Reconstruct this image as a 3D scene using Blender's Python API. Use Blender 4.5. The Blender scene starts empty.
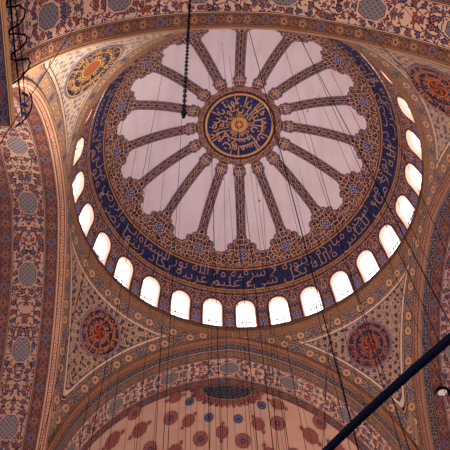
import bpy, math, random
import numpy as np
from math import sin, cos, pi, radians as rad, degrees as deg, hypot, atan2, acos, asin, sqrt
random.seed(7)
C = bpy.context.scene.collection
Z0 = 40.0                      # height of the dome's ring above the floor
R = 11.75                      # radius of the dome
D = 11.60                      # half side of the square of arches
EE, RHO = 1.6586, 13.1406      # pointed arch profile: centre offset and radius
ZC = {'near': -15.45, 'far': -14.655, 'left': -15.95, 'right': -15.38}
A0 = acos(EE / RHO)

# ------------------------------------------------------------------ node helper
def lin(h):
    if not isinstance(h, str): return h
    h = h.lstrip('#'); o = []
    for i in (0, 2, 4):
        c = int(h[i:i + 2], 16) / 255
        o.append(c / 12.92 if c <= .04045 else ((c + .055) / 1.055) ** 2.4)
    return tuple(o) + (1.0,)

class V:
    def __init__(s, T, k): s.T, s.k = T, k
    def __add__(s, o): return s.T.m('ADD', s, o)
    def __radd__(s, o): return s.T.m('ADD', s, o)
    def __sub__(s, o): return s.T.m('SUBTRACT', s, o)
    def __rsub__(s, o): return s.T.m('SUBTRACT', o, s)
    def __mul__(s, o): return s.T.m('MULTIPLY', s, o)
    def __rmul__(s, o): return s.T.m('MULTIPLY', s, o)
    def __truediv__(s, o): return s.T.m('DIVIDE', s, o)
    def __rtruediv__(s, o): return s.T.m('DIVIDE', o, s)
    def __lt__(s, o): return s.T.m('LESS_THAN', s, o)
    def __gt__(s, o): return s.T.m('GREATER_THAN', s, o)
    def __and__(s, o): return s.T.m('MULTIPLY', s, o)
    def __or__(s, o): return s.T.m('MAXIMUM', s, o)
    def abs(s): return s.T.m('ABSOLUTE', s)
    def fract(s): return s.T.m('FRACT', s)
    def floor(s): return s.T.m('FLOOR', s)
    def sin(s): return s.T.m('SINE', s)
    def cos(s): return s.T.m('COSINE', s)
    def sqrt(s): return s.T.m('SQRT', s)
    def min(s, o): return s.T.m('MINIMUM', s, o)
    def max(s, o): return s.T.m('MAXIMUM', s, o)

class Tree:
    def __init__(s, nt): s.nt = nt; s.cache = {}
    def new(s, t): return s.nt.nodes.new(t)
    def put(s, sock, v):
        if isinstance(v, V): s.nt.links.new(v.k, sock)
        elif isinstance(v, str): sock.default_value = lin(v)
        else: sock.default_value = v
    def m(s, op, *a):
        n = s.new('ShaderNodeMath'); n.operation = op
        for i, x in enumerate(a): s.put(n.inputs[i], x)
        return V(s, n.outputs[0])
    def atan2(s, a, b): return s.m('ARCTAN2', a, b)
    def hyp(s, a, b): return (a * a + b * b).sqrt()
    def xyz(s, a, b, c=0.0):
        n = s.new('ShaderNodeCombineXYZ')
        for i, x in enumerate((a, b, c)): s.put(n.inputs[i], x)
        return V(s, n.outputs[0])
    def sep(s, v):
        n = s.new('ShaderNodeSeparateXYZ'); s.put(n.inputs[0], v)
        return [V(s, o) for o in n.outputs]
    def uv(s, name='UVMap'):
        if name not in s.cache:
            n = s.new('ShaderNodeUVMap'); n.uv_map = name
            s.cache[name] = s.sep(V(s, n.outputs[0]))[:2]
        return s.cache[name]
    def obj(s):
        if 'o' not in s.cache:
            n = s.new('ShaderNodeTexCoord'); s.cache['o'] = V(s, n.outputs['Object'])
        return s.cache['o']
    def vor(s, vec, scale=1.0, feature='F1', rnd=1.0, dim='2D'):
        n = s.new('ShaderNodeTexVoronoi'); n.voronoi_dimensions = dim; n.feature = feature
        s.put(n.inputs['Vector'], vec); n.inputs['Scale'].default_value = scale; n.inputs['Randomness'].default_value = rnd
        return {o.name: V(s, o) for o in n.outputs}
    def noise(s, vec, scale=1.0, detail=2.0):
        n = s.new('ShaderNodeTexNoise'); n.noise_dimensions = '3D'
        s.put(n.inputs['Vector'], vec); n.inputs['Scale'].default_value = scale; n.inputs['Detail'].default_value = detail
        return V(s, n.outputs[0])
    def mix(s, f, a, b):
        n = s.new('ShaderNodeMix'); n.data_type = 'RGBA'; n.clamp_factor = True
        s.put(n.inputs[0], f); s.put(n.inputs[6], a); s.put(n.inputs[7], b)
        return V(s, n.outputs[2])

def mat(name, fn, rough=.75, spec=.3, metal=0.0, dirt=.25, dscale=.6):
    m = bpy.data.materials.new(name); m.use_nodes = True
    nt = m.node_tree; b = nt.nodes['Principled BSDF']; T = Tree(nt)
    col = fn(T)
    if dirt:
        n = T.noise(T.obj(), dscale, 5.0)
        k = (n - .5) * (2 * dirt) + 1.0
        mm = T.new('ShaderNodeMix'); mm.data_type = 'RGBA'; mm.blend_type = 'MULTIPLY'; mm.inputs[0].default_value = 1
        T.put(mm.inputs[6], col); T.put(mm.inputs[7], T.xyz(k, k, k)); col = V(T, mm.outputs[2])
    T.put(b.inputs['Base Color'], col)
    b.inputs['Roughness'].default_value = rough; b.inputs['Metallic'].default_value = metal
    b.inputs['Specular IOR Level'].default_value = spec
    return m
def flat(name, c, **k): return mat(name, lambda T: T.mix(0.0, c, c), **k)

# ------------------------------------------------------------------ mesh helper
class MB:
    def __init__(s): s.v = []; s.f = []; s.uv = []; s.e = []; s.smooth = True
    def quad_grid(s, P, UV, E=None, flip=False):
        """P[n][m] points, UV[n][m], E[n][m]"""
        P = np.asarray(P, float); UV = np.asarray(UV, float)
        E = np.asarray(E, float) if E is not None else np.zeros_like(UV)
        n, m = P.shape[:2]; b = len(s.v)
        s.v += [tuple(p) for p in P.reshape(-1, 3)]
        U = UV.reshape(-1, 2); EE_ = E.reshape(-1, 2)
        for i in range(n - 1):
            for j in range(m - 1):
                q = [i * m + j, i * m + j + 1, (i + 1) * m + j + 1, (i + 1) * m + j]
                if flip: q.reverse()
                s.f.append([b + a for a in q])
                for a in q: s.uv.append(tuple(U[a])); s.e.append(tuple(EE_[a]))
        return s
    def poly(s, verts, faces, uv=None):
        b = len(s.v); s.v += [tuple(p) for p in verts]
        for f in faces:
            s.f.append([b + a for a in f])
            for a in f:
                s.uv.append(tuple(uv[a]) if uv is not None else (0, 0)); s.e.append((0, 0))
        return s
    def box(s, c, d):
        x, y, z = c; a, b, h = d[0] / 2, d[1] / 2, d[2] / 2
        v = [(x + i * a, y + j * b, z + k * h) for k in (-1, 1) for j in (-1, 1) for i in (-1, 1)]
        return s.poly(v, [(0, 2, 3, 1), (4, 5, 7, 6), (0, 1, 5, 4), (2, 6, 7, 3), (0, 4, 6, 2), (1, 3, 7, 5)],
                      [(p[0] + p[1], p[2]) for p in v])
    def tube(s, pts, r, n=8, closed=False):
        pts = [np.array(p, float) for p in pts]; N = len(pts); rings = []
        up = np.array((0.13, 0.21, 1.0)); L = 0
        for i, p in enumerate(pts):
            a = pts[(i - 1) % N] if (closed or i > 0) else p
            c = pts[(i + 1) % N] if (closed or i < N - 1) else p
            t = c - a; t /= np.linalg.norm(t)
            x = np.cross(t, up); 
            if np.linalg.norm(x) < .05: x = np.cross(t, (1, 0, 0))
            x /= np.linalg.norm(x); y = np.cross(t, x)
            rr = r[i] if isinstance(r, (list, tuple)) else r
            rings.append([p + rr * (cos(2 * pi * k / n) * x + sin(2 * pi * k / n) * y) for k in range(n)])
        b = len(s.v)
        for g in rings: s.v += [tuple(q) for q in g]
        M_ = N if closed else N - 1
        for i in range(M_):
            for k in range(n):
                j = (i + 1) % N
                f = [b + i * n + k, b + i * n + (k + 1) % n, b + j * n + (k + 1) % n, b + j * n + k]
                s.f.append(f)
                for a in range(4): s.uv.append((i + (a > 1), k / n)); s.e.append((0, 0))
        if not closed:
            for base in (b, b + (N - 1) * n):
                f = list(range(base, base + n)); s.f.append(f)
                for a in f: s.uv.append((0, 0)); s.e.append((0, 0))
        return s
    def build(s, name, m, parent=None, smooth=True, origin=None):
        me = bpy.data.meshes.new(name); vv = np.array(s.v, float)
        if origin is None: origin = (vv.min(0) + vv.max(0)) / 2
        o = np.array(origin, float)
        me.from_pydata((vv - o).tolist(), [], s.f)
        l = me.uv_layers.new(name='UVMap'); l.data.foreach_set('uv', np.array(s.uv, 'f').ravel())
        l = me.uv_layers.new(name='Edge'); l.data.foreach_set('uv', np.array(s.e, 'f').ravel())
        if smooth: me.polygons.foreach_set('use_smooth', [True] * len(me.polygons))
        me.materials.append(m); me.update()
        ob = bpy.data.objects.new(name, me); C.objects.link(ob)
        W[ob.name] = o
        if parent is not None:
            ob.parent = parent; ob.location = o - W[parent.name]
        else: ob.location = o
        return ob
W = {}

def tag(o, label=None, cat=None, group=None, kind=None):
    if label: o['label'] = label
    if cat: o['category'] = cat
    if group: o['group'] = group
    if kind: o['kind'] = kind
    return o
def empty(name, base=(0, 0, 0)):
    o = bpy.data.objects.new(name, None); C.objects.link(o); o.empty_display_size = .3
    o.location = base; W[o.name] = np.array(base, float)
    return o

def S(az, el, r=R):
    """point on the dome, az from the far side (+y) clockwise, in degrees"""
    a, e = rad(az), rad(el)
    return (r * cos(e) * sin(a), r * cos(e) * cos(a), r * sin(e) + Z0)
def arch_pt(s, k):
    """horizontal offset and height of the arch profile at arc length s from the crown"""
    a = A0 - abs(s) / RHO
    if a >= 0: h, z = RHO * cos(a) - EE, ZC[k] + RHO * sin(a)
    else: h, z = RHO - EE, ZC[k] + RHO * a
    return (h if s >= 0 else -h), z + Z0
def arch_pt_n(s, k, n):
    """the same, moved n outward from the opening"""
    a = A0 - abs(s) / RHO
    if a >= 0: h, z = (RHO + n) * cos(a) - EE, ZC[k] + (RHO + n) * sin(a)
    else: h, z = RHO + n - EE, ZC[k] + RHO * a
    if h < 0: h = 0
    return (h if s >= 0 else -h), z + Z0
def side(k, t, w):
    """plan point: t along the side, w the distance from the centre of the square"""
    return {'near': (t, -w), 'far': (t, w), 'left': (-w, t), 'right': (w, t)}[k]

# ------------------------------------------------------------------ lettering
TOFF = -.014
FB = {}
def _r(ch, code, n): FB[ch] = (code, n)
for ch, code, n in (('\u0621', 0xFE80, 1), ('\u0622', 0xFE81, 2), ('\u0623', 0xFE83, 2), ('\u0624', 0xFE85, 2), ('\u0625', 0xFE87, 2),
    ('\u0626', 0xFE89, 4), ('\u0627', 0xFE8D, 2), ('\u0628', 0xFE8F, 4), ('\u0629', 0xFE93, 2), ('\u062a', 0xFE95, 4), ('\u062b', 0xFE99, 4),
    ('\u062c', 0xFE9D, 4), ('\u062d', 0xFEA1, 4), ('\u062e', 0xFEA5, 4), ('\u062f', 0xFEA9, 2), ('\u0630', 0xFEAB, 2), ('\u0631', 0xFEAD, 2),
    ('\u0632', 0xFEAF, 2), ('\u0633', 0xFEB1, 4), ('\u0634', 0xFEB5, 4), ('\u0635', 0xFEB9, 4), ('\u0636', 0xFEBD, 4), ('\u0637', 0xFEC1, 4),
    ('\u0638', 0xFEC5, 4), ('\u0639', 0xFEC9, 4), ('\u063a', 0xFECD, 4), ('\u0641', 0xFED1, 4), ('\u0642', 0xFED5, 4), ('\u0643', 0xFED9, 4),
    ('\u0644', 0xFEDD, 4), ('\u0645', 0xFEE1, 4), ('\u0646', 0xFEE5, 4), ('\u0647', 0xFEE9, 4), ('\u0648', 0xFEED, 2), ('\u0649', 0xFEEF, 2),
    ('\u064a', 0xFEF1, 4)): _r(ch, code, n)
def shape(text):
    out = []
    for w in text.split(' '):
        w = w.replace('\u0644\u0627', 'L').replace('\u0644\u0623', 'M'); res = []
        for i, ch in enumerate(w):
            prev = i > 0 and w[i - 1] in FB and FB[w[i - 1]][1] == 4
            nxt = i < len(w) - 1
            if ch in 'LM':
                base = 0xFEFB if ch == 'L' else 0xFEF7
                res.append(chr(base + (1 if prev else 0))); continue
            code, n = FB[ch]
            nj = nxt and n == 4 and w[i + 1] != '\u0621'
            if n == 1: res.append(chr(code))
            elif prev and nj: res.append(chr(code + 3))
            elif nj: res.append(chr(code + 2))
            elif prev: res.append(chr(code + 1))
            else: res.append(chr(code))
        out.append(''.join(res))
    return ' '.join(out)[::-1]
def text2d(text):
    """flat lettering of size 1: vertices (x, y) and faces"""
    cu = bpy.data.curves.new('lettering', 'FONT'); cu.body = text; cu.resolution_u = 2; cu.offset = TOFF
    o = bpy.data.objects.new('lettering', cu); C.objects.link(o)
    dg = bpy.context.evaluated_depsgraph_get()
    me = bpy.data.meshes.new_from_object(o.evaluated_get(dg))
    v = np.array([(p.co.x, p.co.y) for p in me.vertices]); f = [list(p.vertices) for p in me.polygons]
    bpy.data.objects.remove(o); bpy.data.curves.remove(cu); bpy.data.meshes.remove(me)
    v[:, 0] -= v[:, 0].min()
    return v, f
NUR = ('الله نور السماوات والأرض مثل نوره كمشكاة فيها مصباح المصباح في زجاجة الزجاجة كأنها كوكب دري يوقد من شجرة '
       'مباركة زيتونة لا شرقية ولا غربية يكاد زيتها يضيء ولو لم تمسسه نار نور على نور يهدي الله لنوره من يشاء ويضرب '
       'الله الأمثال للناس والله بكل شيء عليم')
FATIR = 'إن الله يمسك السماوات والأرض أن تزولا ولئن زالتا إن أمسكهما من أحد من بعده إنه كان حليما غفورا'

CAB_K = .62; WL = (.98, .79, .77, 1); WR = (.42, .38, .47, 1); WUP = 5.0; WS = 1.0; EXPO = .68; SPOT_P = 9000.0

# ------------------------------------------------------------------ materials
PLASTER = '#cdb3ae'
def m_plaster(T):
    x, y, z = T.sep(T.obj())
    st = T.noise(T.xyz(x * 1.2, y * .25, z * .25), 1.5, 4)
    c = T.mix((st - .45) * 2.0, '#e9d9d8', '#dac3c0')
    d = T.vor(T.xyz(x, y, z), .55, rnd=1.0, dim='3D')
    return T.mix(d['Distance'] < .055, c, '#8a5a45')
mPlaster = mat('dome plaster', m_plaster, dirt=.1)

def filigree(T, u, v, sc=1.0, t=.12, ground='#38101c', line='#c0937f', blue='#2a2f66'):
    sc = sc * .8; t = t * .60
    """curling arabesque tendrils with small blossoms"""
    n = T.noise(T.xyz(u, v, .3), 2.2 * sc, 1)
    uu, vv = u + (n - .5) * .35 / sc, v + (n - .5) * .3 / sc
    e = T.vor(T.xyz(uu, vv), 3.2 * sc, 'DISTANCE_TO_EDGE', .75)['Distance']
    f = T.vor(T.xyz(uu, vv), 3.2 * sc, 'F1', .75)
    ring = ((f['Distance'] - .25).abs() < .022)
    c = T.mix((e < t) | ring, ground, line)
    r = T.sep(f['Color'])[0]
    c = T.mix((f['Distance'] < .10) & (r > .35), c, line)
    return T.mix((f['Distance'] < .17) & (r < .35), c, blue)

def m_rib(T):
    u, v = T.uv(); ed, q = T.uv('Edge')      # u up the rib, v across; ed distance to the edge
    a = v.abs()
    # interlaced scroll: mirrored sine strands
    s1 = (a - ((u * 7.5).sin() * .11 + .17)).abs() < .024
    s2 = (a - ((u * 7.5 + 2.1).sin() * .11 + .17)).abs() < .02
    s3 = ((u * 15.0 + 1.2).sin().abs() * .10 + .03 - a).abs() < .014
    narrow = a < .34
    c1 = T.mix(s1 | s2 | s3, '#2e0d17', '#c59a86')
    c1 = T.mix(((u * 15.0).sin() > .93) & (a < .07), c1, '#2c3270')
    wide = filigree(T, a * 1.25, u * .8, .95, .155, '#300c17', '#cd9f88')
    c = T.mix(q, wide, c1)
    c = T.mix(ed < .13, c, '#4b1622')
    c = T.mix(ed < .085, c, '#8d7f97')
    return T.mix(ed < .035, c, '#3d1420')
mRib = mat('rib arabesque paint', m_rib, dirt=.15)

def m_frieze(T):
    u, v = T.uv()
    c = filigree(T, u, v, .9, .155, '#300c17', '#c89a84')
    c = T.mix(v < .10, c, '#b07a45')
    return T.mix(v < .04, c, '#3d1420')
mFrieze = mat('frieze arabesque paint', m_frieze, dirt=.15)

def m_blueband(T):
    u, v = T.uv()                # v 0..2.1 across
    n = T.noise(T.xyz(u, v, 0), 3.0, 2)
    e = T.vor(T.xyz(u + (n - .5) * .5, v + (n - .5) * .5), 2.2, 'DISTANCE_TO_EDGE', .9)['Distance']
    c = T.mix(e < .035, '#19204a', '#30376a')
    for lo, hi, col in ((-.1, .06, '#4a1c22'), (.06, .17, '#b98552'), (.17, .22, '#4a1c22'), (1.93, 1.97, '#4a1c22'), (1.97, 2.09, '#b98552'), (2.09, 2.3, '#4a1c22')):
        c = T.mix((v > lo) & (v < hi), c, col)
    return c
mBlue = mat('blue inscription ground', m_blueband, dirt=.15)
mGold = flat('gilded lettering', '#b98f78', rough=.6, dirt=.1)
mGold3 = flat('ochre lettering', '#cf9a62', rough=.6, dirt=.15, dscale=2)
mGold2 = flat('bright gilding', '#d9a05a', rough=.5, dirt=.2, dscale=2)

def m_drum(T):
    u, v = T.uv(); ed, q = T.uv('Edge')      # v height above the ring, u distance from the bay's window axis; ed distance to window
    P = 2 * R * pi / 28
    c = filigree(T, u.abs(), v, 1.25, .15, '#380f1c', '#bf9280', '#4a5080')
    k = P / 2 - u.abs()                      # distance to the pier's middle line
    def star(cu, cv, r, n, col, col2, c):
        rr = T.hyp(cu, cv); an = T.atan2(cv, cu)
        pet = (an * n).cos() * (r * .22) + r
        c = T.mix(rr < pet, c, col)
        c = T.mix((rr < r * .62) & ((an * n).cos() > 0.0), c, col2)
        return T.mix(rr < r * .2, c, '#d8b58c')
    c = star(k, v - .7, .30, 6.0, '#777cb0', '#34386e', c)
    c = star(k, v - 1.95, .20, 4.0, '#3c4270', '#84809e', c)
    c = star(u, v - 3.35, .22, 4.0, '#2b3270', '#c79b86', c)
    c = star(k, v - 3.1, .2, 5.0, '#7c2b35', '#c79b86', c)
    c = T.mix((v - 3.62).abs() < .05, c, '#2f1020')
    c = T.mix(v > 3.68, c, filigree(T, u, v, 2.0, .16, '#6a3a30', '#c89a6c', '#5a3a50'))
    c = T.mix(ed < .19, c, '#3f0e1c')
    return T.mix(ed < .08, c, '#cf9f84')
mDrum = mat('drum arabesque paint', m_drum, dirt=.15)
mReveal = flat('window reveal plaster', '#e2b59c', dirt=.15)
mGrille = flat('dark window bars', '#5a4a50', rough=.5, dirt=0)

def band(T, u, w, P, ground='#3e1a1e', line='#a8764e', disc='#b4713f', flower='#5a2020', edge='#c08a55', u0=0.0, v=None, lobes=5.0, big=0):
    if v is None: v = T.uv()[1]
    cu = ((u + u0) / P).fract() * P - P / 2
    idx = ((u + u0) / P).floor(); cv = v - w / 2
    r = T.hyp(cu, cv); an = T.atan2(cv, cu)
    n = T.noise(T.xyz(u, v, 1.7), 7.0, 1)
    sw = (cv.abs() - (cu.abs() - P * .40) * .9 - w * .12 + (n - .5) * .08).abs() < w * .035
    c = T.mix(sw, ground, line)
    ve = T.vor(T.xyz(u, v), 5.5 / w, 'DISTANCE_TO_EDGE', .8)['Distance']
    c = T.mix((ve < .09) & (r > w * .36), c, line)
    c = T.mix(r < w * .36, c, ground)
    c = T.mix((r - w * .33).abs() < w * .03, c, line)
    if big:
        c = T.mix(r < w * .36, c, '#35242e'); c = T.mix(r < w * .315, c, disc)
    alt = (idx / 3.0).fract() < .3
    dc = T.mix(alt, disc, '#5b5a6c')
    c = T.mix(r < (an * lobes).cos() * (w * .03) + w * (.28 if big else .26), c, dc)
    c = T.mix(r < (an * lobes).cos() * (w * .03) + w * .11, c, flower)
    c = T.mix((v < w * .07) | (v > w * .93), c, edge)
    return T.mix((v < w * .025) | (v > w * .975) | ((v - w * .09).abs() < w * .02) | ((v - w * .91).abs() < w * .02), c, '#2a1420')

def floral(T, u, v, w, P, ground, cart='#8f8378', sc=1.0, red='#7e2f2c', blue='#363a5c', dark='#2c2238', off=0.0, fill=1.0):
    """flowering tendrils mirrored about the middle line, with lobed fretwork cartouches every P"""
    cv = v - w / 2; a = cv.abs()
    n = T.noise(T.xyz(u, a, 0), 1.6 * sc, 1)
    uu, aa = u + (n - .5) * .5, a + (n - .5) * .4
    e = T.vor(T.xyz(uu, aa), 1.5 * sc, 'DISTANCE_TO_EDGE', .8)['Distance']
    c = T.mix(e < .04, ground, dark)
    # small leaves
    f2 = T.vor(T.xyz(uu + 3.1, aa * 1.2), 4.4 * sc, 'F1', .9)
    r2 = T.sep(f2['Color'])
    lc = T.mix(r2[1] < .5, blue, red)
    c = T.mix((f2['Distance'] < r2[0] * .22 + .17) & (r2[2] < .72 * fill), c, lc)
    f1 = T.vor(T.xyz(uu, aa), 2.0 * sc, 'F1', .65)
    r1 = T.sep(f1['Color']); p = T.sep(f1['Position'])
    an = T.atan2(aa - p[1] / 1.0, uu - p[0] / 1.0)
    pet = (an * 5.0 + r1[0] * 6.0).cos() * .06 + r1[0] * .14 + .27
    fc = T.mix(r1[1] < .5, dark, T.mix(r1[2] < .6, blue, red))
    fc = T.mix((r1[1] > .2) & (r1[1] < .5), fc, red)
    c = T.mix(f1['Distance'] < pet, c, fc)
    c = T.mix(f1['Distance'] < pet * .55, c, T.mix(r1[2] < .5, '#a9644a', '#6d6a86'))
    c = T.mix(f1['Distance'] < pet * .33, c, dark)
    # cartouche
    if P:
        cu = ((u + P / 2 + off) / P).fract() * P - P / 2
        oct_ = (cu.abs() / .72).max(a / .52).max((cu.abs() / .72 + a / .52) * .69)
        c = T.mix(oct_ < 1.12, c, ground)
        m = ((cu * 21.0).sin() * (cv * 21.0).sin()).abs()
        m2 = ((cu * 10.5 + cv * 10.5).sin()).abs().min(((cu * 10.5 - cv * 10.5).sin()).abs())
        fr = T.mix((m2 < .30) | (m < .12), cart, '#4c4454')
        c = T.mix(oct_ < 1.0, c, '#3d3448')
        c = T.mix(oct_ < .93, c, fr)
    # side lines
    c = T.mix((v < .10) | (v > w - .10), c, '#54304a' if False else '#4a2a2c')
    c = T.mix((v < .07) | (v > w - .07), c, ground)
    return T.mix((v < .03) | (v > w - .03), c, '#33202c')

def m_roll(T, c1='#c28a54', c2='#5a2a20', k=1.0):
    u, v = T.uv()
    c = T.mix((v * (5.0 * k)).fract() < .22, c1, c2)
    b = T.vor(T.xyz(u, v), 5.0, 'DISTANCE_TO_EDGE', .8)['Distance']
    return T.mix((b < .09) & ((v * (5.0 * k) * .5).fract() < .5), c, '#7d4028')
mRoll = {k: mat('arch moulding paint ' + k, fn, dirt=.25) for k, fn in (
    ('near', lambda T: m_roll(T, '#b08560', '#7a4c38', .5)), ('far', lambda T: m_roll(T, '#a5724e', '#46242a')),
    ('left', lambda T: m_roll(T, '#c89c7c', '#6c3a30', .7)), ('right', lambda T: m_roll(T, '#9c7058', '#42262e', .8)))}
mRed = mat('red rosette border paint', lambda T: band(T, T.uv()[0], .78, 1.02, '#3a1820', '#84564a', '#8a5a46', '#47201f', '#957060'), dirt=.2)
mRedBright = mat('scrolled rosette border paint', lambda T: band(T, T.uv()[0], .66, 1.02, '#3c161e', '#96684e', '#a8784e', '#4c1c20', '#9a7050'), dirt=.2)
def m_blossom(T):
    u, v = T.uv(); w = .62
    c = T.mix(T.vor(T.xyz(u, v), 5.0, 'DISTANCE_TO_EDGE', .8)['Distance'] < .07, '#26263c', '#8a765f')
    f = T.vor(T.xyz(u, v), 3.6, 'F1', .5); q = T.sep(f['Color'])
    c = T.mix(f['Distance'] < .3, c, T.mix(q[0] < .55, '#6a3a34', '#3d4870'))
    c = T.mix(f['Distance'] < .13, c, '#a98f7c')
    c = T.mix((v < .07) | (v > .58), c, '#a87a50')
    return T.mix((v < .025) | ((v - .085).abs() < .012), c, '#2a1420')
mBlueFlower = mat('blue blossom border paint', m_blossom, dirt=.2)
mBrown = mat('brown scroll border paint', lambda T: band(T, T.uv()[0], .72, .95, '#5c4038', '#8f6a50', '#98694c', '#5c3430', '#8a6850'), dirt=.2)
def mk_floral(name, g, sc=1.0, **k):
    return mat(name, lambda T: floral(T, T.uv()[0], T.uv()[1], 2.05, 4.72, g, sc=sc, **k), dirt=.15)
mFloral = {'left': mk_floral('left arch floral paint', '#b08a70', dark='#1d1830', off=-50, red='#5e2228', blue='#262a48'), 'near': mk_floral('near arch floral paint', '#cda588', red='#6e2c28', blue='#32364f', off=-50.3),
           'far': mk_floral('far arch floral paint', '#c9a184', 1.1, off=-50), 'right': mk_floral('right arch floral paint', '#b08c7c', off=-53.95)}

def m_pend(T, ground, dot, bandc):
    s, az = T.uv(); da, dr = T.uv('Edge')
    # interior: rows of blossoms on a pale ground
    x, y, z = T.sep(T.obj())
    p3 = T.xyz(x, y, z)
    f = T.vor(p3, 2.6, 'F1', .35, '3D'); q = T.sep(f['Color'])
    n = T.noise(p3, 6.0, 2)
    e = T.vor(p3, 2.6, 'DISTANCE_TO_EDGE', .35, '3D')['Distance']
    c = T.mix((e - .03 + (n - .5) * .12).abs() < .018, ground, dot)
    c = T.mix(f['Distance'] < .40 + (n - .5) * .25, c, dot)
    c = T.mix((f['Distance'] < .17) & (q[0] < .6), c, '#7d5a5a')
    ba = band(T, s, .86, .95, bandc, '#a88a70', '#c8966c', '#7a4a40', '#c99a72', v=da - .02, big=1)
    br = band(T, az, .86, .95, bandc, '#a88a70', '#c8966c', '#7a4a40', '#c99a72', v=dr - .55, big=1)
    c = T.mix(((da - 1.03).abs() < .075) | ((dr - 1.56).abs() < .075), c, '#d4b496')
    c = T.mix(((da - 1.125).abs() < .03) | ((dr - 1.655).abs() < .03), c, '#4a3c4a')
    c = T.mix(dr < 1.43, c, br)
    plain = filigree(T, az, dr, 1.3, .1, '#84583c', '#a57750', '#54405a')
    c = T.mix(dr < .53, c, plain)
    c = T.mix((da < .92) & (dr > .53), c, ba)
    return c
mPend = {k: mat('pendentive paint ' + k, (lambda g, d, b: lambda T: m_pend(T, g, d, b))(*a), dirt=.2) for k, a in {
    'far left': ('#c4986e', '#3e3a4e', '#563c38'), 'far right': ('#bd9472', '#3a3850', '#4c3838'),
    'near left': ('#e6c6a0', '#8b7c80', '#a5815f'), 'near right': ('#c9a27e', '#5a5464', '#75594c')}.items()}  # near left colours are paler: bright light on that corner painted in

def m_cornice(T):
    u, v = T.uv()
    c = T.mix((v * 3.1).fract() < .16, '#7c563e', '#24151e')
    c = T.mix((v > .12) & (v < .3), c, '#140e18')  # shadow of the cornice lip, painted in as a dark line
    d = T.vor(T.xyz(u, v), 3.5, 'DISTANCE_TO_EDGE', .7)['Distance']
    return T.mix((d < .1) & ((v * 3.1).fract() > .3), c, '#8f6c5a')
mCornice = mat('ring cornice paint', m_cornice, dirt=.25)
mSemi = mat('semi dome plaster', lambda T: T.mix((T.noise(T.obj(), .8, 4) - .4) * 1.5, '#c69a80', '#b68872'), dirt=.12)
mIron = flat('blackened iron', '#060810', rough=.8, spec=.0, dirt=0)
mCable = flat('steel cable', '#151218', rough=.8, spec=.0, dirt=0)

# ------------------------------------------------------------------ dome
def sphere_patch(az0, az1, el0, el1, na, ne, r=R, vs=None):
    azs = np.linspace(az0, az1, na); els = np.linspace(el0, el1, ne)
    P = [[S(a, e, r) for a in azs] for e in els]
    UV = [[(rad(a) * R, rad(e - el0) * R) for a in azs] for e in els]
    return P, UV
dome = MB().quad_grid(*sphere_patch(-180, 180, 30, 90, 181, 46, R + .03), flip=True).build('ceiling', mPlaster)
tag(dome, 'huge central dome of pinkish white plaster painted with sixteen radiating arabesque ribs above a ring of windows', 'dome', kind='structure')

PH = deg(.1009)                 # the first rib and window sit this far round from the far side
def rib_half(el):
    """half width (m) of a rib; the sector's own half width where it is full"""
    full = 11.25
    sec = R * cos(rad(el)) * rad(11.25)
    if el < 36.3: return sec
    pts = [(36.3, sec), (36.55, 1.42), (37.2, 1.38), (37.5, 1.2), (38.6, 1.27), (39.6, 1.17), (40.2, 1.02), (40.45, .74), (41.1, .78), (41.8, .62), (42.2, .44), (43.0, .47), (43.6, .40),
           (68.0, .40), (68.5, .52), (69.3, .58), (69.9, .5), (70.6, .50), (71.0, .56), (71.4, .50), (72.0, .42), (72.7, .40), (73.2, sec)]
    for (a, x), (b, y) in zip(pts, pts[1:]):
        if a <= el <= b: return min(sec, x + (y - x) * (el - a) / (b - a))
    return sec
els = sorted(set([round(x, 2) for x in np.concatenate([np.arange(36.3, 44, .14), np.arange(44, 68, .6), np.arange(68, 73.4, .14)])]))
def make_rib(k):
    a0 = PH + 22.5 * k
    rows = []; UV = []; E = []
    # edge polyline for distances
    edge = np.array([(rib_half(e), rad(e) * R) for e in els])
    for e in els:
        h = rib_half(e); ce = R * cos(rad(e)); row = []; uv = []; ee = []
        for t in np.linspace(-1, 1, 13):
            x = h * t
            row.append(S(a0 + deg(x / ce), e, R)); uv.append((rad(e) * R, x))
            dd = np.hypot(edge[:, 0] - abs(x), edge[:, 1] - rad(e) * R).min() if h < ce * rad(11.24) else 1.0
            dd = min(dd, h - abs(x)) if h < ce * rad(11.24) else 1.0
            ee.append((dd, 1.0 if 43.2 < e < 68.4 else 0.0))
        rows.append(row); UV.append(uv); E.append(ee)
    rb = MB().quad_grid(rows, UV, E, flip=True).build('painted_rib', mRib, dome)
    # blue rosette at its foot
    mb = MB(); n = 28; cx = S(a0, 35.6, R - .03)
    def q(dx, dy, r): return S(a0 + deg(dx / (r * cos(rad(35.6)))), 35.6 + deg(dy / r), r)
    vs = [q(0, 0, R - .05)]; uv = [(0, 0)]
    for i in range(n):
        t = 2 * pi * i / n; rr = .47 * (1 + .06 * cos(8 * t)); vs.append(q(rr * cos(t), rr * sin(t) * 1.12, R - .05)); uv.append((rr * cos(t), rr * sin(t)))
    mb.poly(vs, [(0, 1 + (i + 1) % n, 1 + i) for i in range(n)], uv).build('rosette', mRosette, rb)
def m_ros(T):
    u, v = T.uv(); r = T.hyp(u, v); an = T.atan2(v, u)
    c = T.mix((r - (an * 4.0).cos() * .06 - .24).abs() < .028, '#28337a', '#c8b0a0')
    c = T.mix(r < (an * 5.0).cos() * .03 + .10, c, '#8a93c0')
    c = T.mix(r > .37, c, '#c29a7c')
    return T.mix(r > .43, c, '#3d1620')
mRosette = mat('blue rosette paint', m_ros, dirt=.1)
for k in range(16): make_rib(k)
MB().quad_grid(*sphere_patch(-180, 180, 29.6, 36.32, 361, 8, R + .005), flip=True).build('arabesque_frieze', mFrieze, dome)
MB().quad_grid(*sphere_patch(-180, 180, 73.1, 76.6, 181, 5, R), flip=True).build('rib_collar', mFrieze, dome)
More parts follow.
